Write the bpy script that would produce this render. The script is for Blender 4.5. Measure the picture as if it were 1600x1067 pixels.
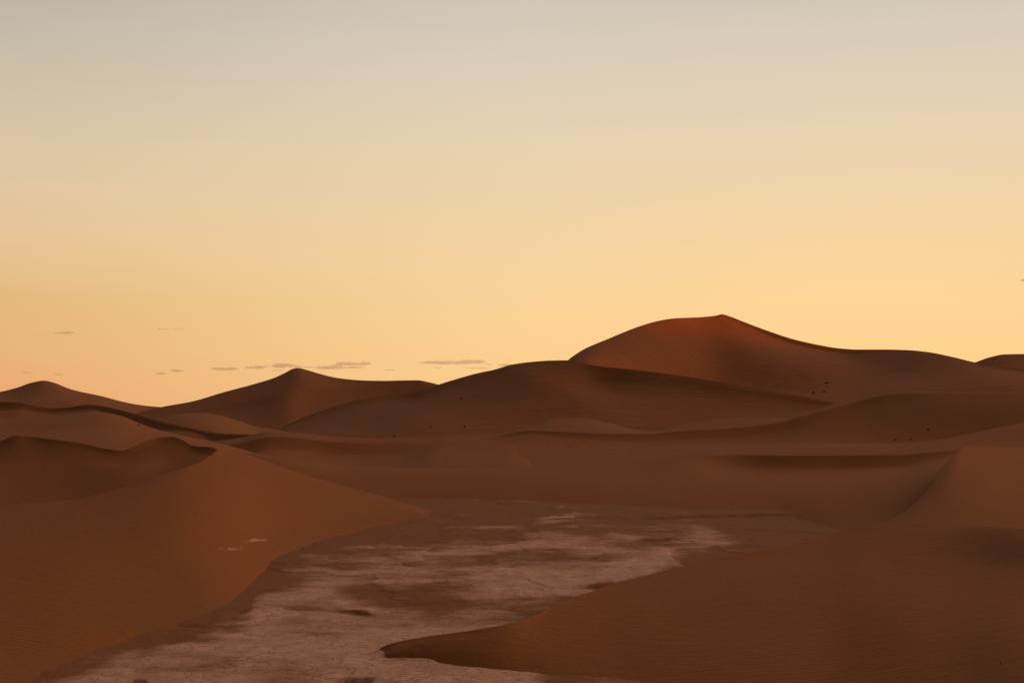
import bpy, math, random
import numpy as np
from mathutils import Vector

for o in list(bpy.data.objects):
    bpy.data.objects.remove(o)
S = bpy.context.scene
COL = S.collection

# ------------------------------------------------------------------ camera, sky, sun, exposure
H = 10.0            # camera height above the dry lake bed, metres
F = 2222.0          # focal length in photograph pixels (50 mm lens)
HZ = 640.0          # pixel row of the true horizon

cam_d = bpy.data.cameras.new('camera')
cam = bpy.data.objects.new('camera', cam_d)
COL.objects.link(cam)
S.camera = cam
cam.location = (0, 0, H)
cam.rotation_euler = (math.pi / 2, 0, 0)
cam_d.sensor_width = 36.0
cam_d.lens = 36.0 * F / 1600.0
cam_d.shift_y = (HZ - 533.5) / 1600.0
cam_d.clip_start = 0.1
cam_d.clip_end = 150000.0

SUN_AZ = math.radians(14.0)      # glow a little right of the view axis (from +Y towards +X)


def lin(c):
    return tuple((v / 255 / 12.92) if v / 255 <= 0.04045 else ((v / 255 + 0.055) / 1.055) ** 2.4 for v in c)


world = bpy.data.worlds.new('World')
S.world = world
world.use_nodes = True
wt = world.node_tree
wt.nodes.clear()


def wn(t, **k):
    n = wt.nodes.new(t)
    for a, b in k.items():
        setattr(n, a, b)
    return n


w_out = wn('ShaderNodeOutputWorld')
w_bg = wn('ShaderNodeBackground')
w_bg.inputs['Strength'].default_value = 1.0
tc = wn('ShaderNodeTexCoord')
sep = wn('ShaderNodeSeparateXYZ')
wt.links.new(tc.outputs['Generated'], sep.inputs[0])


def wmath(op, a, b=None, c=None, clamp=False):
    n = wn('ShaderNodeMath', operation=op, use_clamp=clamp)
    for i, v in enumerate((a, b, c)):
        if v is None:
            continue
        if isinstance(v, (int, float)):
            n.inputs[i].default_value = v
        else:
            wt.links.new(v, n.inputs[i])
    return n.outputs[0]


def wramp(fac, stops):
    n = wn('ShaderNodeValToRGB')
    n.color_ramp.interpolation = 'B_SPLINE' if False else 'LINEAR'
    el = n.color_ramp.elements
    el[0].position, el[0].color = stops[0][0], (*stops[0][1], 1)
    el[1].position, el[1].color = stops[-1][0], (*stops[-1][1], 1)
    for p, c in stops[1:-1]:
        e = el.new(p)
        e.color = (*c, 1)
    wt.links.new(fac, n.inputs[0])
    return n.outputs[0]


# high thin streaks bend the elevation lookup a little so that the gradient is not ruler straight
mapn = wn('ShaderNodeMapping')
mapn.inputs['Scale'].default_value = (3.0, 3.0, 42.0)
wt.links.new(tc.outputs['Generated'], mapn.inputs[0])
nz = wn('ShaderNodeTexNoise')
nz.inputs['Scale'].default_value = 1.3
nz.inputs['Detail'].default_value = 4.0
nz.inputs['Roughness'].default_value = 0.5
wt.links.new(mapn.outputs[0], nz.inputs['Vector'])
streak = wmath('SUBTRACT', nz.outputs['Fac'], 0.5)
zz = wmath('ADD', wmath('ABSOLUTE', sep.outputs['Z']), wmath('MULTIPLY', streak, 0.022))
el_f = wmath('SQRT', wmath('MAXIMUM', zz, 0.0))      # more ramp resolution near the horizon


def ramp_from(tab):
    return [(math.sqrt(z), tuple(v * k for v in lin(c))) for z, c, k in tab]


warm = wramp(el_f, ramp_from([
    (0.0, (255, 209, 143), 1), (0.035, (255, 211, 147), 1), (0.06, (254, 213, 153), 1), (0.10, (250, 215, 161), 1),
    (0.145, (242, 215, 172), 1), (0.19, (235, 215, 184), 1), (0.24, (224, 211, 190), 1), (0.29, (211, 202, 188), 1),
    (0.45, (165, 168, 176), 1), (0.7, (116, 118, 130), 1), (1.0, (114, 112, 118), 1)]))
side = wramp(el_f, ramp_from([
    (0.0, (242, 170, 112), 1), (0.02, (242, 176, 118), 1), (0.045, (237, 183, 125), 1), (0.075, (233, 189, 128), 1),
    (0.11, (238, 200, 152), 1), (0.15, (232, 204, 167), 1), (0.20, (216, 199, 169), 1), (0.25, (198, 189, 172), 1),
    (0.29, (186, 181, 174), 1), (0.45, (145, 148, 160), 1), (0.7, (112, 114, 126), 1), (1.0, (114, 112, 118), 1)]))
back = wramp(el_f, ramp_from([
    (0.0, (42, 34, 32), 1), (0.08, (52, 42, 42), 1), (0.2, (64, 55, 58), 1), (0.4, (80, 75, 80), 1),
    (1.0, (114, 112, 118), 1)]))
# angle from the glow, horizontally
hl = wmath('SQRT', wmath('ADD', wmath('MULTIPLY', sep.outputs['X'], sep.outputs['X']),
                         wmath('MULTIPLY', sep.outputs['Y'], sep.outputs['Y'])))
dot = wmath('DIVIDE', wmath('ADD', wmath('MULTIPLY', sep.outputs['X'], math.sin(SUN_AZ)),
                            wmath('MULTIPLY', sep.outputs['Y'], math.cos(SUN_AZ))), wmath('MAXIMUM', hl, 1e-4))
ang = wmath('ARCCOSINE', wmath('MINIMUM', wmath('MAXIMUM', dot, -1.0), 1.0))


def wsmooth(v, a, b):
    n = wn('ShaderNodeMapRange', interpolation_type='SMOOTHSTEP')
    wt.links.new(v, n.inputs['Value'])
    n.inputs['From Min'].default_value = a
    n.inputs['From Max'].default_value = b
    return n.outputs[0]


def wmix(f, a, b, mode='MIX'):
    n = wn('ShaderNodeMix', data_type='RGBA', blend_type=mode)
    n.clamp_factor = False
    for i, v in ((0, f), (6, a), (7, b)):
        if isinstance(v, (int, float, tuple)):
            n.inputs[i].default_value = v
        else:
            wt.links.new(v, n.inputs[i])
    return n.outputs[2]


c1 = wmix(wsmooth(ang, 0.22, 0.67), warm, side)
c2 = wmix(wsmooth(ang, 0.55, 2.3), c1, back)
sky = wn('ShaderNodeTexSky', sky_type='NISHITA')
sky.sun_disc = False
sky.sun_elevation = math.radians(1.5)
sky.sun_rotation = SUN_AZ
sky.altitude = 700
sky.air_density = 1.0
sky.dust_density = 3.0
sky_k = wmix(1.0, sky.outputs[0], (0.05, 0.05, 0.05, 1), 'MULTIPLY')
c3 = wmix(0.08, c2, sky_k)
wt.links.new(c3, w_bg.inputs['Color'])
wt.links.new(w_bg.outputs[0], w_out.inputs['Surface'])

# the soft afterglow: one very broad, faint, reddish sun from the right
sd = bpy.data.lights.new('sun', 'SUN')
sd.energy = 1.35
sd.angle = math.radians(42)
sd.color = (1.0, 0.56, 0.34)
sun = bpy.data.objects.new('sun', sd)
COL.objects.link(sun)
SD = Vector((0.84, 0.34, 0.42)).normalized()     # towards the light
sun.rotation_euler = SD.to_track_quat('Z', 'Y').to_euler()
sun.location = (200, -200, 200)

S.view_settings.view_transform = 'Standard'
S.view_settings.look = 'None'
S.view_settings.exposure = 0.0
S.view_settings.gamma = 1.0
S.view_settings.use_curve_mapping = False
S.render.engine = 'CYCLES'
S.cycles.volume_bounces = 2


# ------------------------------------------------------------------ noise, helpers
def hash2(ix, iy, seed):
    h = (ix.astype(np.int64) * 374761393 + iy.astype(np.int64) * 668265263 + seed * 974711) & 0xffffffff
    h = ((h ^ (h >> 13)) * 1274126177) & 0xffffffff
    h = h ^ (h >> 16)
    return h.astype(np.float64) / 0xffffffff


def vnoise(x, y, seed=0):
    ix = np.floor(x); iy = np.floor(y)
    fx = x - ix; fy = y - iy
    ix = ix.astype(np.int64); iy = iy.astype(np.int64)
    ux = fx * fx * fx * (fx * (fx * 6 - 15) + 10)
    uy = fy * fy * fy * (fy * (fy * 6 - 15) + 10)
    a = hash2(ix, iy, seed); b = hash2(ix + 1, iy, seed)
    c = hash2(ix, iy + 1, seed); d = hash2(ix + 1, iy + 1, seed)
    return (a * (1 - ux) + b * ux) * (1 - uy) + (c * (1 - ux) + d * ux) * uy - 0.5


def fbm(x, y, oct=4, seed=0, gain=0.5):
    r = 0; amp = 1.0; tot = 0
    x = np.asarray(x, float) + 4097.37; y = np.asarray(y, float) + 2211.61
    for i in range(oct):
        r = r + amp * vnoise(x * 2 ** i + 17.3 * i, y * 2 ** i - 9.1 * i, seed + i)
        tot += amp
        amp *= gain
    return r / tot * 2


def sstep(a, b, v):
    t = np.clip((v - a) / (b - a), 0, 1)
    return t * t * (3 - 2 * t)


def pchip_slopes(x, y):
    """x (n,...) increasing along axis 0"""
    h = np.diff(x, axis=0); d = np.diff(y, axis=0) / h
    m = np.zeros_like(y)
    n = len(x)
    if n == 2:
        m[0] = m[1] = d[0]
        return m
    w1 = 2 * h[1:] + h[:-1]; w2 = h[1:] + 2 * h[:-1]
    same = (d[1:] * d[:-1]) > 0
    dd1 = np.where(d[:-1] == 0, 1e-9, d[:-1]); dd2 = np.where(d[1:] == 0, 1e-9, d[1:])
    m[1:-1] = np.where(same, (w1 + w2) / (w1 / dd1 + w2 / dd2), 0)
    m[0] = 1.5 * d[0] - 0.5 * m[1]
    m[0] = np.where(m[0] * d[0] <= 0, 0, m[0])
    m[-1] = 1.5 * d[-1] - 0.5 * m[-2]
    m[-1] = np.where(m[-1] * d[-1] <= 0, 0, m[-1])
    return m


def pchip(x, y, q):
    x = np.asarray(x, float); y = np.asarray(y, float)
    m = pchip_slopes(x, y)
    i = np.clip(np.searchsorted(x, q) - 1, 0, len(x) - 2)
    h = x[i + 1] - x[i]
    t = np.clip((q - x[i]) / h, 0, 1)
    t2 = t * t; t3 = t2 * t
    return ((2 * t3 - 3 * t2 + 1) * y[i] + (t3 - 2 * t2 + t) * h * m[i]
            + (-2 * t3 + 3 * t2) * y[i + 1] + (t3 - t2) * h * m[i + 1])


def make_mesh(name, X, Y, Z, mat, attr=None):
    r, c = X.shape
    co = np.stack([X, Y, Z], -1).reshape(-1, 3).astype(np.float32)
    idx = np.arange(r * c).reshape(r, c)
    q = np.stack([idx[:-1, :-1], idx[:-1, 1:], idx[1:, 1:], idx[1:, :-1]], -1).reshape(-1, 4)
    me = bpy.data.meshes.new(name)
    me.vertices.add(len(co)); me.vertices.foreach_set('co', co.ravel())
    me.loops.add(q.size); me.loops.foreach_set('vertex_index', q.ravel().astype(np.int32))
    me.polygons.add(len(q)); me.polygons.foreach_set('loop_start', (np.arange(len(q)) * 4).astype(np.int32))
    me.update(calc_edges=True)
    me.polygons.foreach_set('use_smooth', np.ones(len(q), bool))
    if attr:
        for k, v in attr.items():
            a = me.attributes.new(k, 'FLOAT', 'POINT')
            a.data.foreach_set('value', v.ravel().astype(np.float32))
    me.materials.append(mat)
    me.update()
    if me.polygons[len(me.polygons) // 2].normal.z < 0:
        me.flip_normals()
    o = bpy.data.objects.new(name, me)
    COL.objects.link(o)
    return o


def tag(o, label=None, cat=None, group=None, kind=None):
    for k, v in (('label', label), ('category', cat), ('group', group), ('kind', kind)):
        if v:
            o[k] = v
    return o


# ------------------------------------------------------------------ materials
class NT:
    def __init__(self, name):
        self.m = bpy.data.materials.new(name)
        self.m.use_nodes = True
        self.t = self.m.node_tree
        self.t.nodes.clear()
        self.out = self.n('ShaderNodeOutputMaterial')

    def n(self, ty, **k):
        x = self.t.nodes.new(ty)
        for a, b in k.items():
            setattr(x, a, b)
        return x

    def l(self, a, b):
        self.t.links.new(a, b)

    def math(self, op, a, b=None, clamp=False):
        x = self.n('ShaderNodeMath', operation=op, use_clamp=clamp)
        for i, v in enumerate((a, b)):
            if v is None:
                continue
            if isinstance(v, (int, float)):
                x.inputs[i].default_value = v
            else:
                self.l(v, x.inputs[i])
        return x.outputs[0]

    def noise(self, vec, scale, detail=4, rough=0.5, vscale=None, dist=0):
        mp = self.n('ShaderNodeMapping')
        mp.inputs['Location'].default_value = (371.37, 143.71, 57.13)
        mp.inputs['Scale'].default_value = vscale or (1, 1, 1)
        self.l(vec, mp.inputs[0])
        vec = mp.outputs[0]
        x = self.n('ShaderNodeTexNoise')
        x.inputs['Scale'].default_value = scale
        x.inputs['Detail'].default_value = detail
        x.inputs['Roughness'].default_value = rough
        x.inputs['Distortion'].default_value = dist
        self.l(vec, x.inputs['Vector'])
        return x.outputs['Fac']

    def mix(self, f, a, b, mode='MIX'):
        x = self.n('ShaderNodeMix', data_type='RGBA', blend_type=mode)
        for i, v in ((0, f), (6, a), (7, b)):
            if isinstance(v, (int, float)):
                x.inputs[i].default_value = v
            elif isinstance(v, tuple):
                x.inputs[i].default_value = (*v, 1)
            else:
                self.l(v, x.inputs[i])
        return x.outputs[2]

    def rng(self, v, a, b, c=0.0, d=1.0, smooth=True):
        x = self.n('ShaderNodeMapRange', interpolation_type='SMOOTHSTEP' if smooth else 'LINEAR')
        self.l(v, x.inputs['Value'])
        for i, q in enumerate((a, b, c, d)):
            x.inputs[i + 1].default_value = q
        return x.outputs[0]

    def bump(self, h, dist, strength=1.0, nrm=None):
        x = self.n('ShaderNodeBump')
        x.inputs['Strength'].default_value = strength
        x.inputs['Distance'].default_value = dist
        self.l(h, x.inputs['Height'])
        if nrm is not None:
            self.l(nrm, x.inputs['Normal'])
        return x.outputs[0]

    def surf(self, col, nrm=None, rough=0.95, spec=0.1):
        b = self.n('ShaderNodeBsdfPrincipled')
        if isinstance(col, tuple):
            b.inputs['Base Color'].default_value = (*col, 1)
        else:
            self.l(col, b.inputs['Base Color'])
        b.inputs['Roughness'].default_value = rough
        b.inputs['Specular IOR Level'].default_value = spec
        b.inputs['Specular Tint'].default_value = (1.0, 0.60, 0.28, 1)
        if nrm is not None:
            self.l(nrm, b.inputs['Normal'])
        self.l(b.outputs[0], self.out.inputs['Surface'])
        return b


SAND = (0.272, 0.099, 0.030)
SAND_RED = (0.296, 0.096, 0.027)
SAND_PALE = (0.274, 0.107, 0.035)


def sand_material(name, ripple, far=False, red=0.0, summit=False):
    k = NT(name)
    pos = k.n('ShaderNodeNewGeometry').outputs['Position']
    big = k.noise(pos, 0.012 if not far else 0.004, 3, 0.5)
    mid = k.noise(pos, 0.11, 4, 0.55, (1.0, 0.6, 1.0))
    fine = k.noise(pos, 5.0, 5, 0.7)
    col = k.mix(k.rng(big, 0.35, 0.65), SAND_PALE, SAND)
    col = k.mix(k.math('ADD', k.math('MULTIPLY', k.rng(mid, 0.35, 0.7), 0.45), red, True), col, SAND_RED)
    if summit:      # red afterglow round the summit, painted into the sand colour by height
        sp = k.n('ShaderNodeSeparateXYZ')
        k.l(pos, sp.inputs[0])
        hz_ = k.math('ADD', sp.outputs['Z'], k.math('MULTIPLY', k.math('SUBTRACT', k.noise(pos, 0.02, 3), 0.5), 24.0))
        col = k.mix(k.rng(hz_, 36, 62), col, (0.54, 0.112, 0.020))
    bare = k.n('ShaderNodeAttribute', attribute_name='bare').outputs['Fac']
    bn = k.noise(pos, 1.3, 7, 0.7, (0.5, 1.0, 1.0))
    bf = k.rng(k.math('ADD', bare, k.math('MULTIPLY', k.math('SUBTRACT', bn, 0.5), 1.1)), 0.45, 0.8)
    bf = k.math('MULTIPLY', bf, k.rng(bare, 0.02, 0.2))
    col = k.mix(bf, col, (0.50, 0.255, 0.14))
    v = k.math('ADD', k.math('MULTIPLY', fine, 0.34), 0.83)
    gr = k.n('ShaderNodeCombineColor')
    for i in range(3):
        k.l(v, gr.inputs[i])
    col = k.mix(1.0, col, gr.outputs[0], 'MULTIPLY')
    nrm = None
    if ripple > 0:
        # wind ripples: wavy crests across the wind, present only in patches
        warp = k.noise(pos, 0.22, 3, 0.5)
        mp = k.n('ShaderNodeMapping')
        mp.inputs['Rotation'].default_value = (0, 0, math.radians(14))
        k.l(pos, mp.inputs[0])
        s = k.n('ShaderNodeSeparateXYZ')
        k.l(mp.outputs[0], s.inputs[0])
        lane = k.noise(pos, 1.1, 3, 0.55, (0.5, 1.4, 1.0))
        ph = k.math('ADD', k.math('MULTIPLY', s.outputs['Y'], 2 * math.pi / 0.5),
                    k.math('ADD', k.math('MULTIPLY', warp, 22.0), k.math('MULTIPLY', lane, 5.5)))
        wv = k.math('SINE', ph)
        patch = k.rng(k.noise(pos, 0.07, 4, 0.6), 0.42, 0.68)
        h = k.math('MULTIPLY', wv, patch)
        nrm = k.bump(h, 0.008 * ripple)
        nrm = k.bump(k.noise(pos, 0.9, 4, 0.6, (1.0, 2.2, 1.0)), 0.06 * ripple, 1.0, nrm)
        nrm = k.bump(fine, 0.02, 1.0, nrm)
    else:
        nrm = k.bump(k.noise(pos, 0.12, 5, 0.6, (1.0, 1.8, 1.0)), 0.5, 1.0)
    k.surf(col, nrm, 0.8, 0.018)
    return k.m


M_NEAR = sand_material('rippled_sand', 1.0)
M_MID = sand_material('dune_sand', 0.6)
M_FAR = sand_material('far_dune_sand', 0, True)
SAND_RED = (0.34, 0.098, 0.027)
M_BIG = sand_material('glow_red_dune_sand', 0, True, 0.0, True)

k = NT('dry_clay')
pos = k.n('ShaderNodeNewGeometry').outputs['Position']
sa = k.n('ShaderNodeAttribute', attribute_name='sand').outputs['Fac']
fine = k.noise(pos, 3.0, 8, 0.80, (0.55, 1.0, 1.0))
grit = k.noise(pos, 12.0, 5, 0.75, (0.7, 1.0, 1.0))
mid = k.noise(pos, 0.6, 5, 0.6, (1.0, 0.7, 1.0))
clay = k.mix(k.rng(mid, 0.3, 0.7), (0.49, 0.265, 0.155), (0.69, 0.385, 0.235))
clay = k.mix(k.math('MULTIPLY', k.rng(fine, 0.50, 0.34), 0.8), clay, (0.22, 0.088, 0.036))
vm_ = k.n('ShaderNodeMapping')
vm_.inputs['Location'].default_value = (71.3, 43.7, 5.1)
vm_.inputs['Scale'].default_value = (0.8, 1.0, 1.0)
wob = k.n('ShaderNodeMix', data_type='VECTOR')
wob.inputs[0].default_value = 0.10
k.l(pos, wob.inputs[4])
wn_ = k.n('ShaderNodeTexNoise'); wn_.inputs['Scale'].default_value = 0.8; wn_.inputs['Detail'].default_value = 4
k.l(pos, wn_.inputs['Vector'])
vadd = k.n('ShaderNodeVectorMath', operation='ADD')
vsc = k.n('ShaderNodeVectorMath', operation='SCALE'); vsc.inputs[3].default_value = 2.2
k.l(wn_.outputs['Color'], vsc.inputs[0]); k.l(pos, vadd.inputs[0]); k.l(vsc.outputs[0], vadd.inputs[1])
k.t.nodes.remove(wob)
k.l(vadd.outputs[0], vm_.inputs[0])
vor = k.n('ShaderNodeTexVoronoi', feature='DISTANCE_TO_EDGE')
vor.inputs['Scale'].default_value = 1.1
k.l(vm_.outputs[0], vor.inputs['Vector'])
crack = k.math('MULTIPLY', k.rng(vor.outputs['Distance'], 0.085, 0.01), k.rng(mid, 0.42, 0.62))
clay = k.mix(k.math('MULTIPLY', crack, 0.55), clay, (0.16, 0.065, 0.028))
clay = k.mix(k.rng(grit, 0.53, 0.66), clay, (0.80, 0.47, 0.28))
drift = k.noise(pos, 0.45, 8, 0.70, (0.36, 0.62, 1.0))
f = k.math('ADD', sa, k.math('ADD', k.math('MULTIPLY', k.math('SUBTRACT', fine, 0.5), 1.25), k.math('MULTIPLY', k.math('SUBTRACT', drift, 0.5), 1.5)))
f = k.rng(f, 0.22, 0.74)
col = k.mix(f, clay, k.mix(grit, (0.215, 0.082, 0.026), (0.285, 0.107, 0.036)))
nrm = k.bump(fine, 0.06, 1.0)
nrm = k.bump(grit, 0.02, 1.0, nrm)
k.surf(col, nrm, 0.8, 0.06)
M_CLAY = k.m

k = NT('dry_brush')
pos = k.n('ShaderNodeNewGeometry').outputs['Position']
k.surf(k.mix(k.noise(pos, 3.0), (0.15, 0.070, 0.028), (0.28, 0.13, 0.055)), None, 0.9)
M_BRUSH = k.m
k = NT('pebble')
pos = k.n('ShaderNodeNewGeometry').outputs['Position']
k.surf(k.mix(k.noise(pos, 6.0), (0.20, 0.10, 0.06), (0.55, 0.33, 0.21)), k.bump(k.noise(pos, 20.0), 0.02), 0.85)
M_STONE = k.m


# ------------------------------------------------------------------ dunes
# A dune is lofted through guide lines given as (column, row, distance) of the photograph's pixels:
# that fixes each line's real place, z = H - (row - HZ) * distance / F.
def hY(row, h):
    """distance of a point seen at this row and lying h metres above the lake bed"""
    return (H - h) * F / (row - HZ)


SURF = {}


def gsm(v, s):
    n = int(max(1, round(3 * s)))
    kx = np.exp(-0.5 * (np.arange(-n, n + 1) / s) ** 2); kx /= kx.sum()
    # odd reflection at both ends keeps end values in place
    p = np.concatenate([2 * v[0] - v[n:0:-1], v, 2 * v[-1] - v[-2:-n - 2:-1]])
    return np.convolve(p, kx, 'valid')


def dune(name, mat, front, cols, label, breaks=(0,), rows=(24, 120), back_slope=0.36, back_round=0.0,
         noise=(0.0, 1.0), dense=3.0, floor=-4.0, seed=1, smooth_x=10.0, bare=None, mono=False):
    """front: list of guide lines, crest first, then towards the viewer"""
    xs = np.arange(cols[0], cols[1] + dense, dense * 1.0137)
    G = []
    for g in front:
        gx = [p[0] for p in g]
        yy = pchip(gx, [p[1] for p in g], np.clip(xs, gx[0], gx[-1]))
        YY = np.exp(pchip(gx, np.log([p[2] for p in g]), np.clip(xs, gx[0], gx[-1])))
        YY = gsm(YY, 8.0 / dense)
        zz = H - (yy - HZ) * YY / F
        if len(G):
            zz = gsm(zz, smooth_x / dense); YY = gsm(YY, smooth_x / dense)
        G.append((YY, zz))
    # coarser columns outside the picture
    keep = np.array([i for i, x in enumerate(xs) if (-40 < x < 1640) or i % 6 == 0 or i == len(xs) - 1])
    xs = xs[keep]; G = [(a_[keep], b_[keep]) for a_, b_ in G]
    for i in range(1, len(G)):       # keep strictly nearer
        zi = np.minimum(G[i][1], G[i - 1][1] - 0.02) if mono else G[i][1]
        G[i] = (np.minimum(G[i][0], G[i - 1][0] - 0.4), zi)
    segs = []
    cuts = sorted(set([b for b in breaks] + [0, len(G) - 1]))
    if 0 in breaks or True:
        pass
    # front profile pieces between break lines
    for a, b in zip(cuts[:-1], cuts[1:]):
        Ys = np.stack([G[i][0] for i in range(a, b + 1)])[::-1]
        Zs = np.stack([G[i][1] for i in range(a, b + 1)])[::-1]
        m = pchip_slopes(Ys, Zs)
        if a == 0 and 0 not in breaks:
            m[-1] = 0.0
        n_tot = rows[1]
        for j in range(b - a - 1, -1, -1):
            y0, y1, z0, z1, m0, m1 = Ys[j], Ys[j + 1], Zs[j], Zs[j + 1], m[j], m[j + 1]
            hh = y1 - y0
            n = max(8, n_tot // (len(G) - 1))
            for s in np.linspace(1, 0, n, endpoint=False):
                t = s
                t2 = t * t; t3 = t2 * t
                z = ((2 * t3 - 3 * t2 + 1) * z0 + (t3 - 2 * t2 + t) * hh * m0
                     + (-2 * t3 + 3 * t2) * z1 + (t3 - t2) * hh * m1)
                segs.append((y0 + hh * t, z))
    segs.append((G[-1][0], G[-1][1]))
    bk = []
    Yc, Zc = G[0]
    for s in np.linspace(1, 0, rows[0], endpoint=False):
        drop = (Zc - floor) * s ** 1.5
        d = (Zc - floor) / back_slope * s
        if back_round:
            d = d + back_round * np.sqrt(s)
        bk.append((Yc + d, Zc - (drop if 0 in breaks else (Zc - floor) * (s * s * (3 - 2 * s)))))
    P = bk + segs
    YY = np.stack([p[0] for p in P]); ZZ = np.stack([p[1] for p in P])
    XX = (xs[None, :] - 800) / F * YY
    if noise[0] > 0:
        ncrest = len(bk)
        w = np.abs(np.arange(len(P)) - ncrest) / 14.0
        w = np.clip(w, 0, 1)[:, None]
        ZZ = ZZ + w * noise[0] * fbm(XX / noise[1], YY / (noise[1] * 1.4), 4, seed)
    o = make_mesh(name, XX, YY, ZZ, mat, {'bare': bare(XX, YY, ZZ)} if bare else None)
    tag(o, label, 'sand dune', None, 'structure')
    SURF[label] = (xs, YY, ZZ)
    return o


def const(line, Y):
    return [(x, y, Y) for x, y in line]


# --- far right dune behind the great dune
c = [(1380, 610), (1460, 588), (1524, 566), (1545, 558.5), (1570, 553.5), (1600, 553), (1660, 557), (1760, 572), (1900, 590), (2250, 600)]
dune('sand_dune', M_FAR, [const(c, 1500), [(x, y + 25, 1420) for x, y in c], [(x, 640, 1150) for x, y in c]],
     (1380, 2250), 'rounded dune farthest away on the right, behind the long shoulder of the great dune', dense=6)

# --- far left dune
c = [(-600, 606), (-400, 592), (-250, 604), (-120, 618), (-40, 618), (0, 612), (25, 606), (50, 597.5), (68, 594.5), (85, 598),
     (105, 606), (118, 610), (160, 619), (190, 627), (215, 632), (240, 635), (265, 636.5), (330, 642), (450, 650)]
dune('sand_dune', M_FAR, [const(c, 900),
     [(-600, 640, 800), (0, 628, 820), (68, 618, 830), (140, 626, 820), (240, 643, 830), (450, 660, 830)],
     [(-600, 680, 520), (450, 680, 520)]],
     (-600, 450), 'low peaked dune on the left skyline', noise=(0.8, 60), dense=4)

# --- pointed dune, left of the centre
c = [(200, 650), (230, 641), (256, 635), (300, 627), (350, 612.5), (400, 599), (430, 589.5), (448, 581), (458, 576), (466, 574.8),
     (478, 577.5), (500, 584), (520, 589), (540, 592), (570, 594.3), (600, 594.8), (630, 594.2), (652, 594), (670, 597),
     (686, 601), (720, 612), (800, 640)]
dune('sand_dune', M_FAR, [[(x, y, 760 if x < 470 else 760 - (x - 470) * 0.2) for x, y in c],
     [(200, 660, 720), (300, 640, 715), (400, 622, 700), (440, 612, 690), (475, 601, 705), (520, 607, 712), (560, 605, 722), (640, 603, 716), (700, 610, 700), (800, 642, 685)],
     [(200, 666, 690), (300, 652, 685), (400, 638, 672), (450, 624, 668), (480, 621, 684), (540, 621, 694), (600, 622, 696), (700, 626, 685), (800, 650, 670)],
     [(200, 690, 560), (800, 690, 560)]],
     (200, 800), 'sharp pointed dune on the skyline left of the centre', noise=(0.7, 45), dense=2)

# --- great dune
c = [(800, 640, 590), (850, 600, 590), (875, 575, 592), (893, 558, 600), (910, 547.5, 620), (940, 534, 650), (970, 521, 680), (1000, 509.5, 710), (1030, 501, 735),
     (1055, 497.2, 755), (1090, 495.8, 780), (1119, 493, 798), (1128, 491, 800), (1140, 494.2, 800), (1160, 502, 798), (1200, 517, 795), (1240, 530, 790),
     (1280, 539, 785), (1310, 544, 780), (1340, 546, 760), (1380, 546, 732), (1420, 547, 700), (1450, 550, 676), (1490, 558, 645),
     (1523, 566, 620), (1560, 572.5, 596), (1600, 576, 575), (1700, 583, 545), (1900, 600, 530), (2250, 615, 520)]
off = [(800, 3), (1110, 2.5), (1130, 3), (1200, 6.5), (1260, 8), (1310, 7), (1400, 4), (1500, 3), (1600, 5), (2250, 5)]
oY = [(800, 8), (1120, 8), (1132, 4), (1200, 4), (1260, 5), (1330, 8), (1400, 10), (2250, 8)]
l1 = [(x, y + float(np.interp(x, *zip(*off))), Y - float(np.interp(x, *zip(*oY)))) for x, y, Y in c]
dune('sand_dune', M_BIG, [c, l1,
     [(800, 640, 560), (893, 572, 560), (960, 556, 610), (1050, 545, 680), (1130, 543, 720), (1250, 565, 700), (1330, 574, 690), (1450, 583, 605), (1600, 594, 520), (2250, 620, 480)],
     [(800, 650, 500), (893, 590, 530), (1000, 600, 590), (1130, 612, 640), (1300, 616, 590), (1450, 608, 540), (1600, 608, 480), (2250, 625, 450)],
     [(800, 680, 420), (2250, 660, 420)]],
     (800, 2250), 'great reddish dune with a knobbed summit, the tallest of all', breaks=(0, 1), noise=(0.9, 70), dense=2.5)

# --- dune in front of the great dune, long edge running down to the right
c = [(400, 684, 600), (440, 667, 600), (475, 652, 598), (510, 639, 595), (545, 628.5, 592), (570, 622, 589), (600, 618, 585), (630, 614.5, 580), (660, 609, 572), (686, 600.5, 560), (710, 593, 553), (740, 584.5, 545),
     (755, 581, 542), (770, 578, 538), (800, 569.5, 532), (830, 565.3, 528), (860, 563.2, 524), (885, 562.8, 520), (897, 564, 517), (910, 567, 514), (940, 572.5, 508), (990, 577.5, 498),
     (1060, 586.5, 486), (1150, 601, 470), (1230, 615, 456), (1310, 630.5, 440), (1400, 650, 430), (1500, 675, 420)]
dune('sand_dune', M_FAR, [c,
     [(400, 688, 590), (440, 671, 590), (500, 648, 585), (570, 630, 576), (600, 627, 572), (640, 624, 568), (686, 612, 545), (760, 596, 520), (830, 588, 500), (885, 590, 496), (930, 596, 497), (1000, 605, 484), (1060, 610, 475), (1150, 620, 461), (1230, 630, 449), (1310, 638, 436), (1400, 652, 424), (1500, 676, 415)],
     [(400, 694, 530), (440, 680, 530), (500, 664, 528), (570, 650, 520), (686, 634, 492), (800, 628, 468), (900, 630, 458), (1000, 636, 452), (1150, 646, 438), (1310, 655, 422), (1500, 680, 408)],
     [(400, 704, 430), (440, 700, 430), (700, 690, 400), (900, 684, 405), (1200, 676, 395), (1500, 690, 380)]],
     (400, 1500), 'dark dune whose straight edge slants down to the right in front of the great dune', noise=(0.8, 50), dense=2.5)

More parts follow.
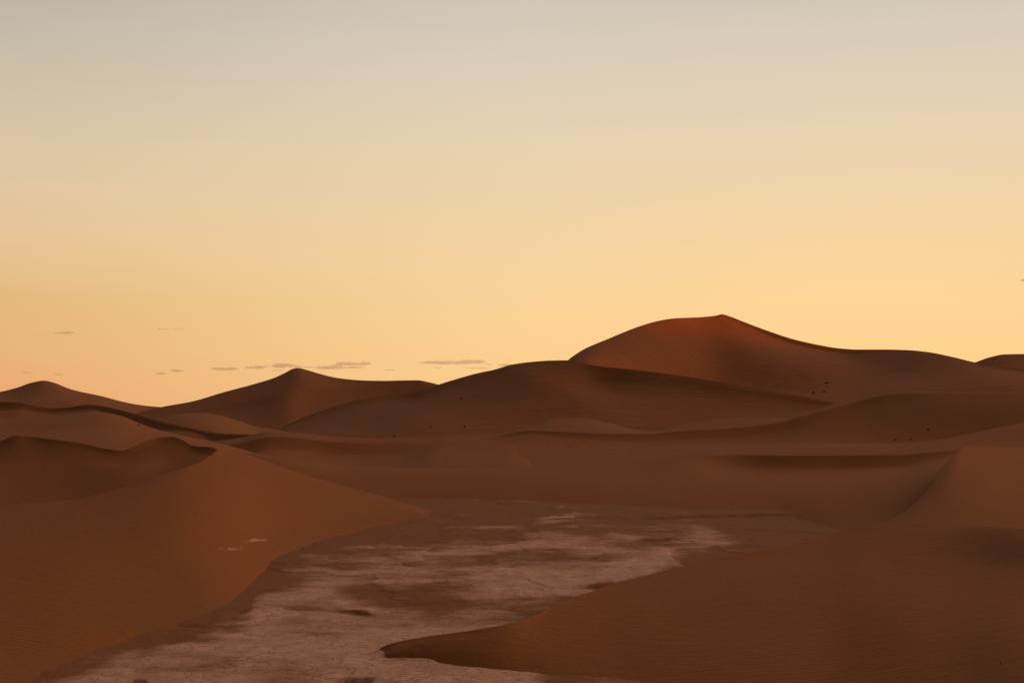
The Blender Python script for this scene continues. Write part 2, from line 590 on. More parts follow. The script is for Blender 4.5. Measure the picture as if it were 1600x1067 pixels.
# --- small bright hump, left of centre
c = [(170, 668), (235, 656), (260, 650.5), (290, 645.5), (312, 644.8), (340, 648), (370, 656.5), (400, 666), (430, 671), (500, 683), (560, 690)]
dune('sand_dune', M_MID, [const(c, 440), [(x, y + 16, 375) for x, y in c], [(x, 714, 325) for x, y in c]],
     (170, 560), 'small smooth hump under the notch in the left skyline', noise=(0.2, 30), dense=3)

# --- long dark slip band on the left
c = [(-600, 640), (-300, 622), (0, 627.5), (30, 628), (58, 634), (80, 637), (100, 636.5), (140, 632), (170, 636), (210, 646), (240, 655), (300, 669), (350, 677.5), (410, 679), (470, 682), (560, 692)]
LY = lambda x: float(np.interp(x, [-600, -100, 100, 430, 560], [470, 430, 415, 322, 318]))
b = [(-600, 9), (0, 14), (60, 10), (100, 6), (140, 7), (190, 14), (240, 18), (300, 16), (350, 15), (400, 24), (470, 30), (560, 30)]
dune('sand_dune', M_MID, [[(x, y, LY(x)) for x, y in c], [(x, y + 1.5, LY(x) - 1) for x, y in c], [(x, y + float(np.interp(x, *zip(*b))), LY(x) - 1 - 0.36 * float(np.interp(x, *zip(*b)))) for x, y in c],
     [(x, max(y + 40, 705), 262) for x, y in c]],
     (-600, 560), 'long low dune with a dark steep face crossing the left side', breaks=(0, 1), smooth_x=5, noise=(0.15, 30), dense=3)

# --- middle swell (left of the middle dune)
c = [(200, 705), (330, 690), (380, 683), (420, 674), (460, 675.5), (520, 682), (600, 684.5), (660, 682), (700, 679.5), (760, 678), (800, 677), (840, 684), (880, 700), (950, 740)]
q = lambda x, a, b: a + (b - a) * min(max((x - 560) / 150, 0), 1)
dune('sand_dune', M_MID, [const(c, 318), [(x, y + 8, 300) for x, y in c], [(x, y + 28, q(x, 291, 262)) for x, y in c], [(x, y + 47, q(x, 250, 222)) for x, y in c], [(x, 752, 200) for x, y in c]],
     (200, 950), 'wide shallow sand swell crossing the middle of the valley', breaks=(1,), noise=(0.2, 24), dense=3)

# --- middle dune with lit back, sharp lip and dark slip face
c = [(540, 752, 262), (600, 727, 268), (640, 713, 273), (680, 702, 278), (740, 689.5, 293), (790, 677, 311), (830, 665.5, 333), (866, 654.5, 336), (900, 653, 338), (930, 656, 336), (960, 663, 333), (985, 669.5, 330),
     (1020, 673.3, 327), (1060, 664.5, 332), (1100, 657.5, 334), (1160, 652.3, 334), (1200, 651.5, 332), (1225, 652, 330), (1260, 643, 328), (1300, 632, 326), (1330, 625.5, 325),
     (1370, 616.5, 323), (1400, 613.2, 321), (1435, 612, 319), (1500, 612.5, 315), (1600, 612, 308), (1750, 606, 300), (2000, 600, 290), (2250, 612, 285)]
lip = [(540, 754, 260), (600, 728, 266), (640, 713.5, 271), (680, 702.5, 276), (740, 690.3, 290.5), (790, 678.5, 303), (830, 672.5, 302), (880, 674.5, 299), (940, 677, 297), (1000, 677.8, 298), (1060, 673.5, 301), (1140, 669, 304), (1220, 660.5, 307), (1250, 652, 309),
       (1300, 639, 313), (1340, 628, 317), (1370, 619.5, 318), (1435, 613.6, 316), (1500, 613.8, 312), (1600, 613.5, 305), (2250, 613.5, 282)]
base = [(540, 757, 250), (600, 731, 258), (640, 716, 264), (680, 704.5, 271), (740, 695, 287), (790, 683.5, 300), (830, 679, 299.5), (880, 684, 295), (940, 688, 293), (1000, 690, 293.5), (1060, 688, 296), (1140, 685, 298.5), (1220, 676, 301.5), (1250, 668, 303),
        (1300, 653, 308), (1350, 640, 312), (1400, 633, 310), (1450, 631, 306), (1500, 631, 301), (1600, 629, 294), (2250, 631, 272)]
toe1 = [(540, 766, 215), (600, 745, 218), (640, 737, 220), (680, 730, 222), (740, 723, 232), (800, 714, 246), (980, 714, 246), (1100, 706, 260), (1200, 702, 266), (1400, 698, 272), (1500, 690, 272), (1600, 682, 268), (2250, 680, 258)]
toe2 = [(540, 775, 195), (600, 757, 197), (680, 748, 198), (980, 742, 200), (1100, 732, 215), (1400, 730, 238), (1600, 712, 252), (2250, 710, 250)]
dune('sand_dune', M_MID, [c, lip, base, toe1, toe2], (540, 2250),
     'long middle dune with two pale humps above a dark steep lip', breaks=(0, 1), noise=(0.16, 26), dense=2.5, smooth_x=5)

# --- pale sunlit hollow dune on the left (windward side)
c = [(-600, 662), (-200, 655), (0, 655), (60, 650), (110, 646), (150, 643.5), (190, 650), (215, 660), (240, 669), (300, 683), (350, 694), (400, 708), (440, 720), (520, 745)]
dune('sand_dune', M_MID, [[(x, y, 262) for x, y in c], [(-600, 690, 215), (0, 676, 225), (150, 668, 225), (240, 684, 220), (300, 692, 218), (350, 700, 215), (520, 750, 200)],
     [(-600, 720, 165), (0, 704, 170), (200, 712, 170), (300, 724, 172), (400, 742, 172), (520, 790, 165)]],
     (-600, 520), 'broad smooth pale dune slope at the left, behind the dark hollow', breaks=(), noise=(0.2, 22), dense=3)

# --- valley dune: swell on the left, lit band and dark lip on the right, slope down to the lake bed
c = [(200, 728, 188), (300, 714, 188), (350, 707, 189), (400, 708, 190), (440, 717, 190), (500, 726, 190), (560, 729.5, 190), (640, 731.5, 190), (720, 731, 192), (800, 729.5, 194), (900, 726.5, 198), (978, 721.5, 202), (1040, 713, 210),
     (1085, 706.5, 216), (1150, 701.5, 222), (1220, 695.5, 225), (1260, 693, 226), (1330, 692.5, 226), (1400, 692.8, 225), (1440, 690, 225), (1480, 684.5, 227), (1510, 678.5, 230), (1600, 661, 240), (1750, 650, 248), (2250, 650, 250)]
lip = [(200, 732, 184), (300, 718, 184), (400, 712, 184), (560, 734, 184), (800, 734, 187), (978, 728, 194), (1085, 714, 203), (1150, 710.5, 204), (1200, 711, 202), (1240, 712, 200.5), (1300, 711.5, 199.5), (1400, 711, 198), (1450, 707.5, 198), (1490, 703.5, 199), (1600, 700, 205), (2250, 700, 205)]
base = [(200, 740, 178), (300, 726, 178), (400, 722, 178), (560, 742, 177), (800, 743, 178), (978, 740, 183), (1085, 728, 192), (1150, 731, 197.5), (1200, 734, 196.5), (1300, 734, 194.5), (1400, 730, 193.5), (1450, 719, 195), (1490, 711, 197), (1600, 715, 198), (2250, 715, 198)]
mid = [(200, 760, 166), (400, 745, 168), (560, 756, 169), (700, 757, 170), (900, 758, 168), (1100, 762, 164), (1200, 767, 158), (1300, 768, 151), (1400, 762, 146), (1450, 756, 145), (1500, 745, 155), (2250, 760, 155)]
toe = [(200, 790, 146), (450, 782, 156), (560, 776, 160), (640, 773, 163), (800, 776, 161), (950, 782, 155), (1100, 789, 148), (1200, 797, 141), (1250, 806, 133), (1300, 822, 122), (1380, 835, 114), (1500, 835, 114), (2250, 835, 114)]
toe = [(x, y, min(Y, hY(y, 0.03))) for x, y, Y in toe]
under = [(x, y + 25, hY(y, 0.03) * 0.97 - 2.5) for x, y, Y in toe]
under = [(x, HZ + (H + 0.5) * F / Y, Y) for x, y, Y in under]
dune('sand_dune', M_MID, [c, lip, base, mid, toe, under], (200, 2250),
     'long smooth dune slope sinking to the far shore of the pale lake bed', breaks=(1,), noise=(0.08, 18), dense=2.5, seed=9, smooth_x=6)

# --- left: dark crested dune in front of the pale slope
c = [(-600, 720, 150), (-250, 712, 150), (-60, 700, 150), (0, 689, 150), (14, 683, 150), (27, 680, 150), (42, 681.5, 150), (80, 686, 148), (130, 693, 146), (165, 701, 144), (190, 703.8, 143), (210, 697, 144),
     (235, 686.5, 146), (250, 683, 147), (270, 682.3, 147), (286, 688, 146), (300, 696, 145), (312, 697.5, 144), (325, 698, 143.5), (338, 701.5, 143), (352, 714, 142), (370, 730, 141), (420, 760, 140)]
lp = [(x, y + 9 if x < 200 else y + 10, Y - 1.2) for x, y, Y in c]
dune('sand_dune', M_MID, [c, lp,
     [(-600, 765, 138), (0, 738, 138), (100, 738, 137), (200, 735, 134.5), (270, 722, 140), (330, 713, 141.5), (420, 775, 138)],
     [(-600, 830, 122), (0, 815, 118), (100, 800, 121), (200, 776, 125), (280, 750, 131), (330, 730, 138), (420, 790, 134)]],
     (-600, 420), 'dark hollow dune with a wavy crest at the left', breaks=(0,), noise=(0.15, 14), dense=2, floor=-1.0)

# --- left foreground dune
c = [(-600, 822, 96), (-200, 802, 98), (0, 790.5, 100), (60, 785.5, 101), (120, 779, 103), (150, 773, 104), (200, 759.5, 108), (250, 742.5, 112), (290, 730, 117), (315, 721, 122), (330, 711, 128), (338, 704, 133),
     (346, 700.5, 137), (362, 703, 139), (380, 707.5, 140), (410, 718, 141), (440, 729, 141), (470, 739, 141), (500, 748.5, 142), (550, 762.5, 143), (595, 774.5, 143), (620, 782.5, 143.5), (650, 791, 144), (680, 797, 144.5), (720, 801, 145), (760, 806, 145)]
toe = [(-600, 1300), (-200, 1220), (0, 1090), (100, 1050), (150, 1022), (200, 998), (260, 981), (320, 970), (365, 952), (392, 928), (396, 905), (408, 885), (440, 868), (480, 852), (540, 831), (590, 818), (640, 808), (680, 801), (720, 799), (760, 803)]
toe = [(x, y + (6 if x > 50 else 0), hY(y + (6 if x > 50 else 0), -0.22 - (0.3 if x > 700 else 0))) for x, y in toe]
TOE_L = [(p[0], p[1]) for p in toe]
tY = lambda x: float(np.exp(np.interp(x, [p[0] for p in toe], np.log([p[2] for p in toe]))))
cY = lambda x: float(np.interp(x, [p[0] for p in c], [p[2] for p in c]))
cZ = lambda x: float(np.interp(x, [p[0] for p in c], [H - (p[1] - HZ) * p[2] / F for p in c]))
def between(f, g):
    out = []
    for x in [-600, -450, -300, -200, -100] + list(range(0, 761, 20)):
        Y = cY(x) + (tY(x) - cY(x)) * f
        z = max(cZ(x), 0.0) * g
        out.append((x, HZ + (H - z) * F / Y, Y))
    return out
under = [(x, HZ + (H + 0.6) * F / (Y - 3), Y - 3) for x, y, Y in toe]
def bare_left(X_, Y_, Z_):
    px = X_ / Y_ * F + 800; py = HZ + (H - Z_) * F / Y_
    t = np.interp(px, [p[0] for p in toe], [p[1] for p in toe])
    g = lambda cx, cy, w, h, r: np.exp(-(((px - cx) * math.cos(r) + (py - cy) * math.sin(r)) / w) ** 2 - ((-(px - cx) * math.sin(r) + (py - cy) * math.cos(r)) / h) ** 2)
    b_ = 1.0 * g(376, 855, 40, 8, -0.05) + 0.95 * g(408, 843, 30, 5, -0.1) + 0.5 * g(432, 832, 9, 3, 0)
    b_ += 0.55 * g(360, 912, 34, 3, 0.25) + 0.5 * g(300, 965, 40, 4, 0.1) + 0.45 * g(250, 966, 22, 2, 0.3) + 0.4 * g(500, 832, 40, 4, -0.3)
    b_ = b_ * np.clip(0.55 + 1.1 * fbm(px / 16, py / 2.6, 4, 7), 0, 1.2)
    return 0.85 * b_ + 0.30 * np.exp(-np.clip(t - py, 0, 400) / 3.0)


dune('sand_dune', M_NEAR, [c, between(0.1, 0.93), between(0.45, 0.53), between(0.72, 0.19), between(0.9, 0.035), toe, under], (-600, 750),
     'big smooth dune filling the left foreground', breaks=(0,), noise=(0.10, 12), dense=2, rows=(30, 200), floor=-1.0, back_slope=0.5, seed=4, smooth_x=34, bare=bare_left, mono=True)

# --- right: lit dune with a curved ridge
c = [(1240, 850, 109), (1300, 838, 108), (1345, 828, 107.5), (1375, 818, 108.5), (1395, 810, 110), (1420, 795, 114), (1440, 777, 119), (1452, 762, 124), (1462, 745, 130), (1475, 728, 136), (1490, 712, 142), (1500, 703, 147), (1507, 699.5, 150), (1520, 697.5, 155),
     (1540, 697, 161), (1570, 697.3, 170), (1600, 697.5, 179), (1700, 694, 200), (1850, 690, 215), (2250, 710, 215)]
dune('sand_dune', M_NEAR, [c,
     [(1240, 856, 106), (1345, 832, 105), (1395, 817, 107), (1452, 780, 116), (1500, 723, 138), (1540, 714, 150), (1600, 715, 165), (1700, 716, 182), (2250, 730, 190)],
     [(1240, 862, 103), (1345, 836, 102), (1395, 824, 103), (1452, 800, 109), (1500, 775, 117), (1540, 768, 122), (1600, 763, 132), (1700, 765, 140), (2250, 780, 145)],
     [(1240, 880, 94), (1345, 862, 96), (1395, 848, 97), (1500, 836, 98), (1600, 835, 98), (2250, 850, 96)]],
     (1240, 2250), 'smooth warm dune with a curved ridge at the right edge', breaks=(0,), noise=(0.12, 14), dense=2, floor=-1.0, back_slope=0.13, seed=6)

# --- right foreground dune with its tongue on the lake bed
c = [(584, 1017, -0.5), (592, 1014, -0.12), (600, 1009.5, 0.08), (610, 1006, 0.18), (630, 1001, 0.32), (665, 995, 0.5), (700, 990, 0.65), (740, 984.5, 0.8), (780, 978, 0.95), (810, 971, 1.0), (830, 964, 1.0), (870, 944, 1.05), (900, 933, 1.1), (960, 913, 1.2), (1010, 899, 1.3), (1060, 886, 1.45), (1110, 875, 1.55),
     (1150, 867.5, 1.7), (1200, 857.5, 1.85), (1250, 847, 2.0), (1290, 837, 2.2), (1320, 826.5, 2.45), (1345, 819.5, 2.7), (1370, 818, 2.8), (1400, 818, 2.9), (1500, 819.5, 3.2), (1600, 826, 3.7), (1750, 834, 4.0), (2250, 850, 4.3)]
EDGE_R = [(p[0], p[1]) for p in c]
crest = [(x, y, hY(y, h)) for x, y, h in c]
lh = lambda x: float(np.interp(x, [p[0] for p in c], [p[2] for p in c]))
toe = [(584, 1017), (594, 1018), (606, 1021), (640, 1028), (700, 1038.5), (780, 1048), (870, 1056), (960, 1064), (1050, 1085), (1200, 1150), (1600, 1350), (2250, 1500)]
toe = [(x, y + 3, hY(y + 3, -0.6 if x < 590 else -0.2)) for x, y in toe]
l2 = []; l3 = []; l4 = []
for x in (584, 592, 600, 606, 630, 665, 700, 780, 870, 960, 1060, 1150, 1250, 1320, 1345, 1400, 1500, 1600, 1750, 2250):
    Yc = float(np.interp(x, [p[0] for p in crest], [p[2] for p in crest]))
    Yt = float(np.interp(x, [p[0] for p in toe], [p[2] for p in toe]))
    dip = float(np.interp(x, [588, 1300, 1400, 1600, 2250], [0.0, 0.0, 0.6, 1.0, 1.0]))
    for lst, f, g in ((l2, 0.06, 0.91 + 0.04 * dip), (l3, 0.30 - 0.07 * dip, 0.78 - 0.10 * dip), (l4, 0.62, 0.42 + 0.12 * dip)):
        Y = Yc + (Yt - Yc) * f
        z = lh(x) * g
        lst.append((x, HZ + (H - z) * F / Y, Y))
under = [(x, HZ + (H + 0.5) * F / (Y * 0.96), Y * 0.96) for x, y, Y in toe]
dune('sand_dune', M_NEAR, [crest, l2, l3, l4, toe, under], (584, 2250),
     'smooth dark dune in the right foreground with a pointed tongue lying on the lake bed', breaks=(0, 4), noise=(0.07, 9), dense=2, rows=(30, 200), floor=-0.6, back_slope=0.30, seed=7, smooth_x=16, mono=True)

# --- the dune the viewer stands on
th = np.linspace(0, 2 * math.pi, 97); rr = np.linspace(0.0, 1.0, 40)
T, R = np.meshgrid(th, rr)
X = np.cos(T) * R * 26; Y = -8 + np.sin(T) * R * np.where(np.sin(T) > 0, 30, 60)
Z = 8.4 * (1 - sstep(0, 1, R)) ** 1.1 - 0.9 * R + 0.1 * fbm(X / 6, Y / 6, 3, 5)
tag(make_mesh('sand_dune', X, Y, Z, M_NEAR), 'dune under the viewpoint', 'sand dune', None, 'structure')

# ------------------------------------------------------------------ dry lake bed
xs = np.arange(-200.7, 1800, 2.0)
Ys = np.exp(np.linspace(math.log(44), math.log(205), 640))
YY, PX = np.meshgrid(Ys, xs, indexing='ij')
XX = (PX - 800) / F * YY
PY = HZ + H * F / YY                       # the row at which this spot is seen
terr = fbm(XX / 9, YY / 13, 5, 21)
ter2 = fbm(XX / 2.2, YY / 2.6, 4, 31)
steps = sstep(-0.06, 0.02, terr) * 0.07 + sstep(0.22, 0.28, terr) * 0.06
ZZ = steps - 0.15 + 0.05 * fbm(XX / 5, YY / 5, 4, 3) + 0.035 * ter2 + 0.030 * fbm(XX / 0.9, YY / 0.9, 4, 91, 0.65)


def patch(cx, cy, w, h, rot=0.0):
    ca, sa_ = math.cos(math.radians(rot)), math.sin(math.radians(rot))
    u = ((PX - cx) * ca + (PY - cy) * sa_) / w
    v = (-(PX - cx) * sa_ + (PY - cy) * ca) / h
    return np.exp(-(u * u + v * v))


# blown sand lying on the clay: 1 = sand, 0 = bare pale clay
sand = 0.17 + 0 * PX
sand += 0.62 * sstep(862, 812, PY)                       # far third mostly covered
sand += 0.42 * patch(690, 905, 170, 28, -4) + 0.30 * patch(640, 935, 110, 15) + 0.25 * patch(560, 885, 90, 14)
sand += 0.40 * patch(800, 868, 90, 9) + 0.42 * patch(845, 985 - 28, 36, 6, 6) + 0.3 * patch(720, 850, 160, 8)
sand += 0.35 * patch(545, 953, 45, 3, 5) + 0.3 * patch(1010, 850, 90, 7) + 0.5 * patch(930, 916, 18, 3) + 0.25 * patch(820, 835, 100, 6)
sand += 0.8 * patch(400, 880, 60, 24, -40) + 0.5 * patch(500, 843, 60, 8, -15) + 0.4 * patch(1120, 870, 60, 12, -10)
sand -= 0.30 * patch(860, 905, 90, 22, -8) + 0.34 * patch(1042, 863, 34, 8, 5) + 0.30 * patch(700, 985, 150, 14, -6) + 0.2 * patch(520, 1000, 160, 30)
sand -= 0.42 * patch(385, 848, 34, 7, -5) + 0.28 * patch(690, 775, 60, 2.5, 2) + 0.30 * patch(640, 850, 90, 6, -3) + 0.30 * patch(660, 822, 120, 5, -2)
sand -= 0.26 * patch(860, 806, 120, 2.5, -3) + 0.3 * patch(850, 850, 120, 5) + 0.2 * patch(1000, 790, 120, 2)
sand += 0.20 * fbm(XX / 7, YY / 16, 5, 41) * 2 + 0.24 * fbm(XX / 3.5, YY / 7.0, 5, 51)
sand += 0.22 * (1 - sstep(0.0, 0.06, steps)) * (PY < 1000)
sand += 1.0 * sstep(1110, 1230, PX + (845 - PY) * 1.5)
tyl = np.interp(PX, [p[0] for p in TOE_L], [p[1] for p in TOE_L])
tyr = np.interp(PX, [p[0] for p in EDGE_R], [p[1] for p in EDGE_R], right=1e4)
bk_ = 0.9 + 0.9 * fbm(XX / 2.5, YY / 6.0, 5, 77)
sand += (1 - sstep(640, 760, PX)) * 0.75 * bk_ * np.exp(-np.clip(PY - tyl, 0, 400) / (7 + 14 * (1 + fbm(XX / 9, YY / 9, 2, 78))))
sand += sstep(790, 900, PX) * 0.55 * bk_ * np.exp(-np.clip(tyr - PY, 0, 400) / (2.5 + 16 * sstep(1000, 1150, PX)))
# two hollows with broken far edges at the very front, and small scarps further off
for (cx, cy, w, h, d) in ((194, 1063, 34, 10, 0.36), (540, 1067, 50, 11, 0.32)):
    cY0 = H * F / (cy - HZ); cX0 = (cx - 800) / F * cY0
    wX = w / F * cY0; wY = h * cY0 / (cy - HZ)
    q = np.sqrt(((XX - cX0) / wX) ** 2 + ((YY - cY0) / wY) ** 2) + 0.35 * fbm(XX / 1.1, YY / 1.1, 4, int(cx))
    ZZ -= d * (1 - sstep(0.72, 1.0, q))
    sand += 0.5 * (1 - sstep(0.7, 0.95, q))
    pass
for (xa, ya, xb, yb, d) in ((1010, 812, 1243, 804, 0.22), (870, 781, 960, 781, 0.16), (528, 951, 582, 958, 0.15), (925, 918, 962, 914, 0.14), (1000, 843, 1090, 845, 0.12), (1120, 795, 1180, 795, 0.15)):
    yl = ya + (yb - ya) * np.clip((PX - xa) / (xb - xa), 0, 1) + 1.2 * fbm(PX / 25, PX * 0, 3, int(xa))
    inx = sstep(xa - 12, xa + 15, PX) * (1 - sstep(xb - 10, xb + 6, PX))
    yr = (yl - PY)                                    # >0 beyond the scarp line
    ZZ += inx * d * sstep(-0.3, 0.9, yr) * (1 - sstep(2, 16, yr))
edge = np.minimum(sstep(-200, -150, PX), 1 - sstep(1740, 1795, PX)) * sstep(203, 192, YY)
ZZ = ZZ * edge - (1 - edge) * 1.2
o = make_mesh('dry_lake_bed', XX, YY, ZZ, M_CLAY, {'sand': sand})
tag(o, 'pale crusted dry lake bed between the dunes', 'lake bed', None, 'structure')

# desert floor reaching the horizon
rr = np.concatenate([[0.0], np.exp(np.linspace(math.log(20), math.log(90000), 90))])
T, R = np.meshgrid(np.linspace(0, 2 * math.pi, 121), rr)
X = R * np.cos(T); Y = R * np.sin(T)
Z = -1.0 + 0 * R
tag(make_mesh('desert_ground', X, Y, Z, M_FAR), 'flat sand ground between and beyond the dunes', 'ground', None, 'structure')

# ------------------------------------------------------------------ things: brush, stones, clouds
from mathutils.bvhtree import BVHTree
bpy.context.view_layer.update()
trees = []
for o in list(COL.objects):
    if o.type == 'MESH' and 'viewpoint' not in o.get('label', ''):
        me = o.data
        trees.append((o, me))
dg = bpy.context.evaluated_depsgraph_get()


def at(x, y):
    """the place on the ground seen at this pixel"""
    d = Vector(((x - 800) / F, 1.0, -(y - HZ) / F)).normalized()
    ok, loc, nrm, idx, ob, mx = S.ray_cast(dg, Vector((0, 0, H)) + d * 42, d)
    return loc if ok else None


def shrub_mesh(rnd, n, r, h):
    """a dry tuft: many thin bent twigs fanning from one foot"""
    vs = []; fs = []
    for i in range(n):
        a = rnd.uniform(0, 2 * math.pi); lean = rnd.uniform(0.1, 1.0)
        L = h * rnd.uniform(0.6, 1.1)
        w = 0.035 * h * rnd.uniform(0.7, 1.6)
        p0 = Vector((rnd.gauss(0, r * 0.15), rnd.gauss(0, r * 0.15), -0.1 * h))
        p1 = p0 + Vector((math.cos(a) * r * lean * 0.45, math.sin(a) * r * lean * 0.45, L * 0.6))
        p2 = p1 + Vector((math.cos(a + rnd.uniform(-.6, .6)) * r * lean * 0.6, math.sin(a) * r * lean * 0.6, L * 0.4 * (1.2 - lean)))
        s = Vector((-math.sin(a), math.cos(a), 0)) * w
        u = Vector((0, 0, w))
        b = len(vs)
        for p, kk in ((p0, 1.0), (p1, 0.8), (p2, 0.15)):
            vs += [p - s * kk, p + s * kk, p + u * kk + Vector((math.cos(a), math.sin(a), 0)) * -w * kk]
        for q in (0, 3):
            for e in range(3):
                e2 = (e + 1) % 3
                fs.append((b + q + e, b + q + e2, b + q + 3 + e2, b + q + 3 + e))
    me = bpy.data.meshes.new('dry_shrub')
    me.from_pydata([tuple(v) for v in vs], [], fs)
    me.materials.append(M_BRUSH)
    return me


rnd = random.Random(5)
shrubs = [  # x, y, width px, height px, label
    (1271, 615, 10, 5, 'dark shrub low on the great dune, lower left of a cluster of three'),
    (1288, 613.5, 6, 3.5, 'small dark shrub low on the great dune, between its two larger neighbours'),
    (1292, 599, 12, 4, 'dark shrub on the great dune, highest of a cluster of three'),
    (1450, 672, 9, 4, 'dark shrub alone on the right dune face, above the long pale band'),
    (1423, 687, 9, 4, 'dark shrub at the edge of the long pale band, right one of two'),
    (1399, 687.5, 8, 3.5, 'faint dark shrub at the edge of the long pale band, left one of two'),
    (616, 681.5, 8, 3.5, 'dark shrub on the crest of the wide middle swell'),
    (726, 668, 4, 4, 'tiny upright shrub at the foot of the slanting dark dune'),
    (673, 668, 7, 2.5, 'faint low shrub at the foot of the dark dune, left of the tiny upright one'),
    (720, 624, 7, 3, 'faint shrub halfway up the dark dune left of the great dune'),
    (217, 665, 7, 3.5, 'dark shrub on the pale slope under the long dark band at the left'),
    (1563, 1037, 3, 5, 'thin dry sprig on the foreground dune near the bottom right corner'),
]
for x, y, w, h, lab in shrubs:
    p = at(x, y)
    if p is None:
        continue
    sc = p.y / F
    o = bpy.data.objects.new('dry_shrub', shrub_mesh(rnd, 46, w * sc * 0.5, h * sc * 0.85))
    o.location = p
    COL.objects.link(o)
    tag(o, lab, 'shrub', 'dry shrubs scattered on the dunes')

# tufts too many to count in the trampled patch behind the middle lip
vs = []; fs = []
rnd = random.Random(11)
for i in range(150):
    t = rnd.random()
    x = 826 + 165 * t ** 0.9 + rnd.gauss(0, 8); y = 686 + 27 * t + rnd.gauss(0, 6)
    if y < 682 or y > 716 + (x > 960) * 2 or (x > 965 and y > 712):
        continue
    p = at(x, y)
    if p is None:
        continue
    sc = p.y / F
    m = shrub_mesh(rnd, 5, rnd.uniform(2.5, 5.5) * sc, rnd.uniform(1.2, 2.2) * sc)
    b = len(vs)
    vs += [tuple(v.co + p) for v in m.vertices]
    fs += [tuple(b + q for q in f_.vertices) for f_ in m.polygons]
    bpy.data.meshes.remove(m)
me = bpy.data.meshes.new('dry_grass'); me.from_pydata(vs, [], fs); me.materials.append(M_BRUSH)
o = bpy.data.objects.new('dry_grass', me); COL.objects.link(o)
tag(o, 'sparse dry grass tufts on the slope below the pale hump of the middle dune', 'grass', None, 'stuff')

# pebbles and clay crumbs on the lake bed
def stone_geo(rnd, r):
    import bmesh
    bm = bmesh.new()
    bmesh.ops.create_icosphere(bm, subdivisions=1, radius=1.0)
    s = Vector((rnd.uniform(.7, 1.3), rnd.uniform(.7, 1.3), rnd.uniform(.35, .7))) * r
    pts = [Vector((v.co.x * s.x, v.co.y * s.y, v.co.z * s.z)) * rnd.uniform(.8, 1.15) for v in bm.verts]
    fc = [tuple(v.index for v in f_.verts) for f_ in bm.faces]
    bm.free()
    return pts, fc


vs = []; fs = []
rnd = random.Random(3)
geos = [stone_geo(rnd, 1.0) for _ in range(12)]
for i in range(1500):
    Yq = math.exp(rnd.uniform(math.log(50), math.log(120)))
    x = rnd.uniform(150, 1150)
    y = HZ + H * F / Yq
    Xq = (x - 800) / F * Yq
    g = geos[rnd.randrange(12)]
    r = 0.015 + 0.04 * rnd.random() ** 3
    ci = int(round((x - xs[0]) / 2)); ri = int(np.searchsorted(Ys, Yq))
    zq = float(ZZ[ri, ci])
    b = len(vs)
    vs += [(Xq + v.x * r, Yq + v.y * r, zq + v.z * r + r * .1) for v in g[0]]
    fs += [tuple(b + q for q in f_) for f_ in g[1]]
me = bpy.data.meshes.new('pebbles'); me.from_pydata(vs, [], fs); me.materials.append(M_STONE)
o = bpy.data.objects.new('pebbles', me); COL.objects.link(o)
tag(o, 'small stones and clay crumbs strewn over the dry lake bed', 'pebbles', None, 'stuff')

for x, y, w, lab in ((1530, 996, 3.0, 'small pale stone alone on the dark foreground dune at the right'),
                     (233, 1031, 3.0, 'small dark stone on the pale crust near the bottom left corner'),
                     (698, 847, 3.0, 'small dark stone on the far part of the lake bed'),):
    p = at(x, y)
    if p is None:
        continue
    pts, fc = stone_geo(rnd, w * p.y / F * 0.6)
    me = bpy.data.meshes.new('stone'); me.from_pydata([tuple(v) for v in pts], [], fc); me.materials.append(M_STONE)
    o = bpy.data.objects.new('stone', me); o.location = p + Vector((0, 0, 0.02)); COL.objects.link(o)
    tag(o, lab, 'stone')

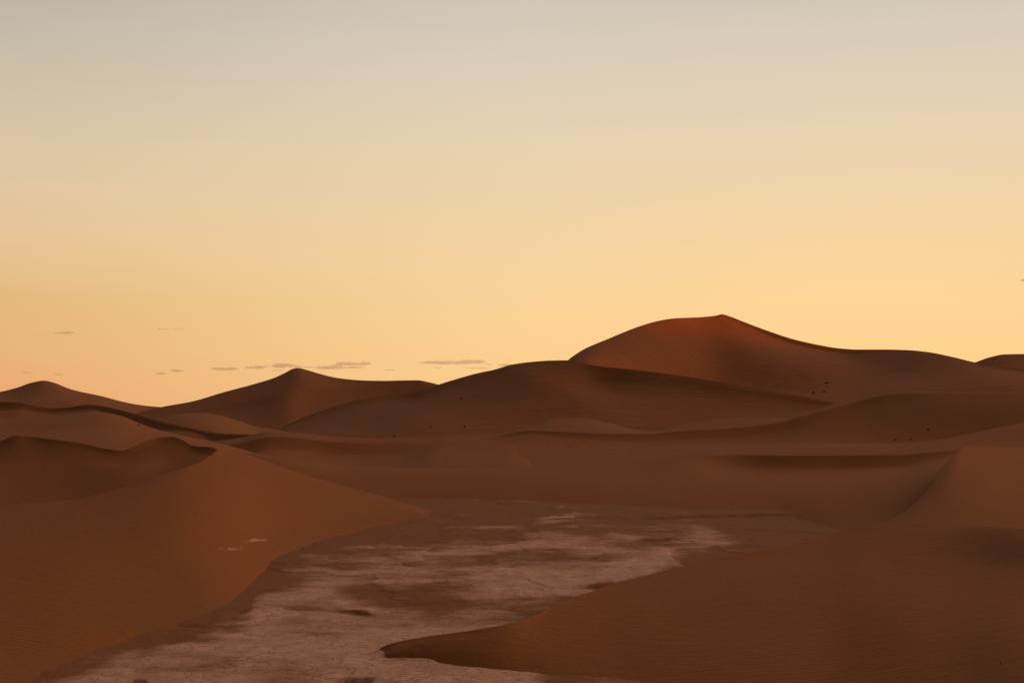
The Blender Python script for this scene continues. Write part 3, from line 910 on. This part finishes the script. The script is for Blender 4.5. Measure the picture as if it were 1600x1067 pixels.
# clouds: small flat evening clouds far beyond the dunes, true volumes 45 km away
CY = 45000.0
vm = bpy.data.materials.new('evening_cloud'); vm.use_nodes = True
vm.node_tree.nodes.clear()
vo = vm.node_tree.nodes.new('ShaderNodeOutputMaterial')
vp = vm.node_tree.nodes.new('ShaderNodeVolumePrincipled')
vp.inputs['Color'].default_value = (0.95, 0.74, 0.68, 1)
vp.inputs['Anisotropy'].default_value = 0.2
vp.inputs['Density'].default_value = 0.0017
vm.node_tree.links.new(vp.outputs[0], vo.inputs['Volume'])
clouds = [
    ([(102, 520, 26, 3), (92, 520.6, 20, 1.6)], 'tiny thin cloud streak alone high above the left skyline'),
    ([(252, 514, 13, 1.8), (258, 514.6, 12, 1.6)], 'thin curled cloud streak high above the notch in the left skyline'),
    ([(275, 514, 9, 1.6), (282, 513.8, 9, 1.5)], 'thin cloud streak just right of the curled one, high above the notch'),
    ([(43, 582, 17, 2)], 'faint short cloud streak left of the low peaked dune'),
    ([(91, 585, 13, 2.6), (98, 584.5, 8, 1.6)], 'faint short cloud streak just right of the low peaked dune'),
    ([(251, 583.6, 18, 2.8)], 'small flat cloud above the notch, lower one of a pair'),
    ([(277, 579.2, 21, 3.8)], 'small flat cloud above the notch, upper one of a pair'),
    ([(352, 576.6, 40, 4.6), (342, 575.4, 22, 3), (362, 576, 22, 4)], 'flat mauve cloud, leftmost of the row leading to the pointed dune'),
    ([(361, 582.6, 8, 1.5)], 'faint speck of cloud just under the leftmost cloud of the row'),
    ([(380, 584.3, 7, 1.6)], 'faint speck of cloud lowest in the sky, left of the pointed dune'),
    ([(398, 574.5, 34, 4), (406, 574, 20, 5), (416, 572, 11, 3.4)], 'flat mauve cloud in the middle of the row left of the pointed dune'),
    ([(443, 571.3, 38, 7), (436, 572, 24, 6), (462, 573, 22, 3.6)], 'thick flat mauve cloud touching the tip of the pointed dune'),
    ([(434, 578.8, 20, 1.6)], 'wispy cloud scrap on the left flank of the pointed dune'),
    ([(482, 573.6, 20, 1.8)], 'wispy cloud scrap just right of the tip of the pointed dune'),
    ([(517, 574.8, 50, 4.6), (524, 572.5, 20, 5), (555, 574.2, 34, 2.4), (504, 572, 18, 2)], 'long flat cloud right of the pointed dune, below a thicker one'),
    ([(540, 568.2, 30, 6.4), (550, 569, 30, 5.4), (570, 568.4, 20, 5.6), (562, 569.8, 26, 3)], 'thick two part cloud right of the pointed dune'),
    ([(609, 578, 18, 1.8)], 'very faint short cloud streak low over the saddle'),
    ([(700, 566.8, 84, 5.4), (736, 565.6, 50, 5.6), (680, 567.2, 56, 2.6), (764, 569.6, 12, 2)], 'longest flat cloud, spindle shaped, left of the great dune'),
    ([(684, 574.8, 14, 1.6)], 'faint cloud fleck below the left end of the longest cloud'),
    ([(747, 575, 36, 1.6)], 'faint cloud streak below the right end of the longest cloud'),
    ([(790, 570.2, 24, 3.2)], 'small flat cloud just above the dune crest, right of the longest cloud'),
    ([(1606, 438, 22, 6)], 'small orange cloud cut by the right edge of the photo'),
]


def cloud_obj(puffs, lab, rnd):
    import bmesh
    vs = []; fs = []
    px = CY / F
    cx = sum(p[0] for p in puffs) / len(puffs); cy = sum(p[1] for p in puffs) / len(puffs)
    base = Vector(((cx - 800) * px, CY, H - (cy - HZ) * px))
    bm = bmesh.new(); bmesh.ops.create_icosphere(bm, subdivisions=3, radius=1.0)
    P = np.array([v.co[:] for v in bm.verts]); Fc = [tuple(v.index for v in f_.verts) for f_ in bm.faces]; bm.free()
    for (x, y, w, h) in puffs:
        s = rnd.randrange(1000)
        n = fbm(P[:, 0] * 3.0 + s, P[:, 2] * 1.1 + P[:, 1] * 2, 4, s)
        n2 = fbm(P[:, 0] * 5.0 + s + 9, P[:, 1] * 2, 3, s + 5)
        Q = np.empty_like(P)
        Q[:, 0] = P[:, 0] * w / 2 * 1.08 * (1 + 0.18 * n)
        Q[:, 1] = P[:, 1] * min(w, 22) / 2
        zz_ = P[:, 2] * h / 2 * 1.15 * (1 + 0.75 * n)
        Q[:, 2] = np.where(zz_ < 0, zz_ * 0.75, zz_) + n2 * h * 0.28
        b = len(vs)
        vs += [((x - cx + q[0]) * px, q[1] * px, (-(y - cy) + q[2]) * px) for q in Q]
        fs += [tuple(b + i for i in f_) for f_ in Fc]
    me = bpy.data.meshes.new('cloud'); me.from_pydata(vs, [], fs); me.materials.append(vm)
    o = bpy.data.objects.new('cloud', me); o.location = base; COL.objects.link(o)
    tag(o, lab, 'cloud', 'small flat evening clouds low in the sky')
    return o


rnd = random.Random(8)
for puffs, lab in clouds:
    cloud_obj(puffs, lab, rnd)
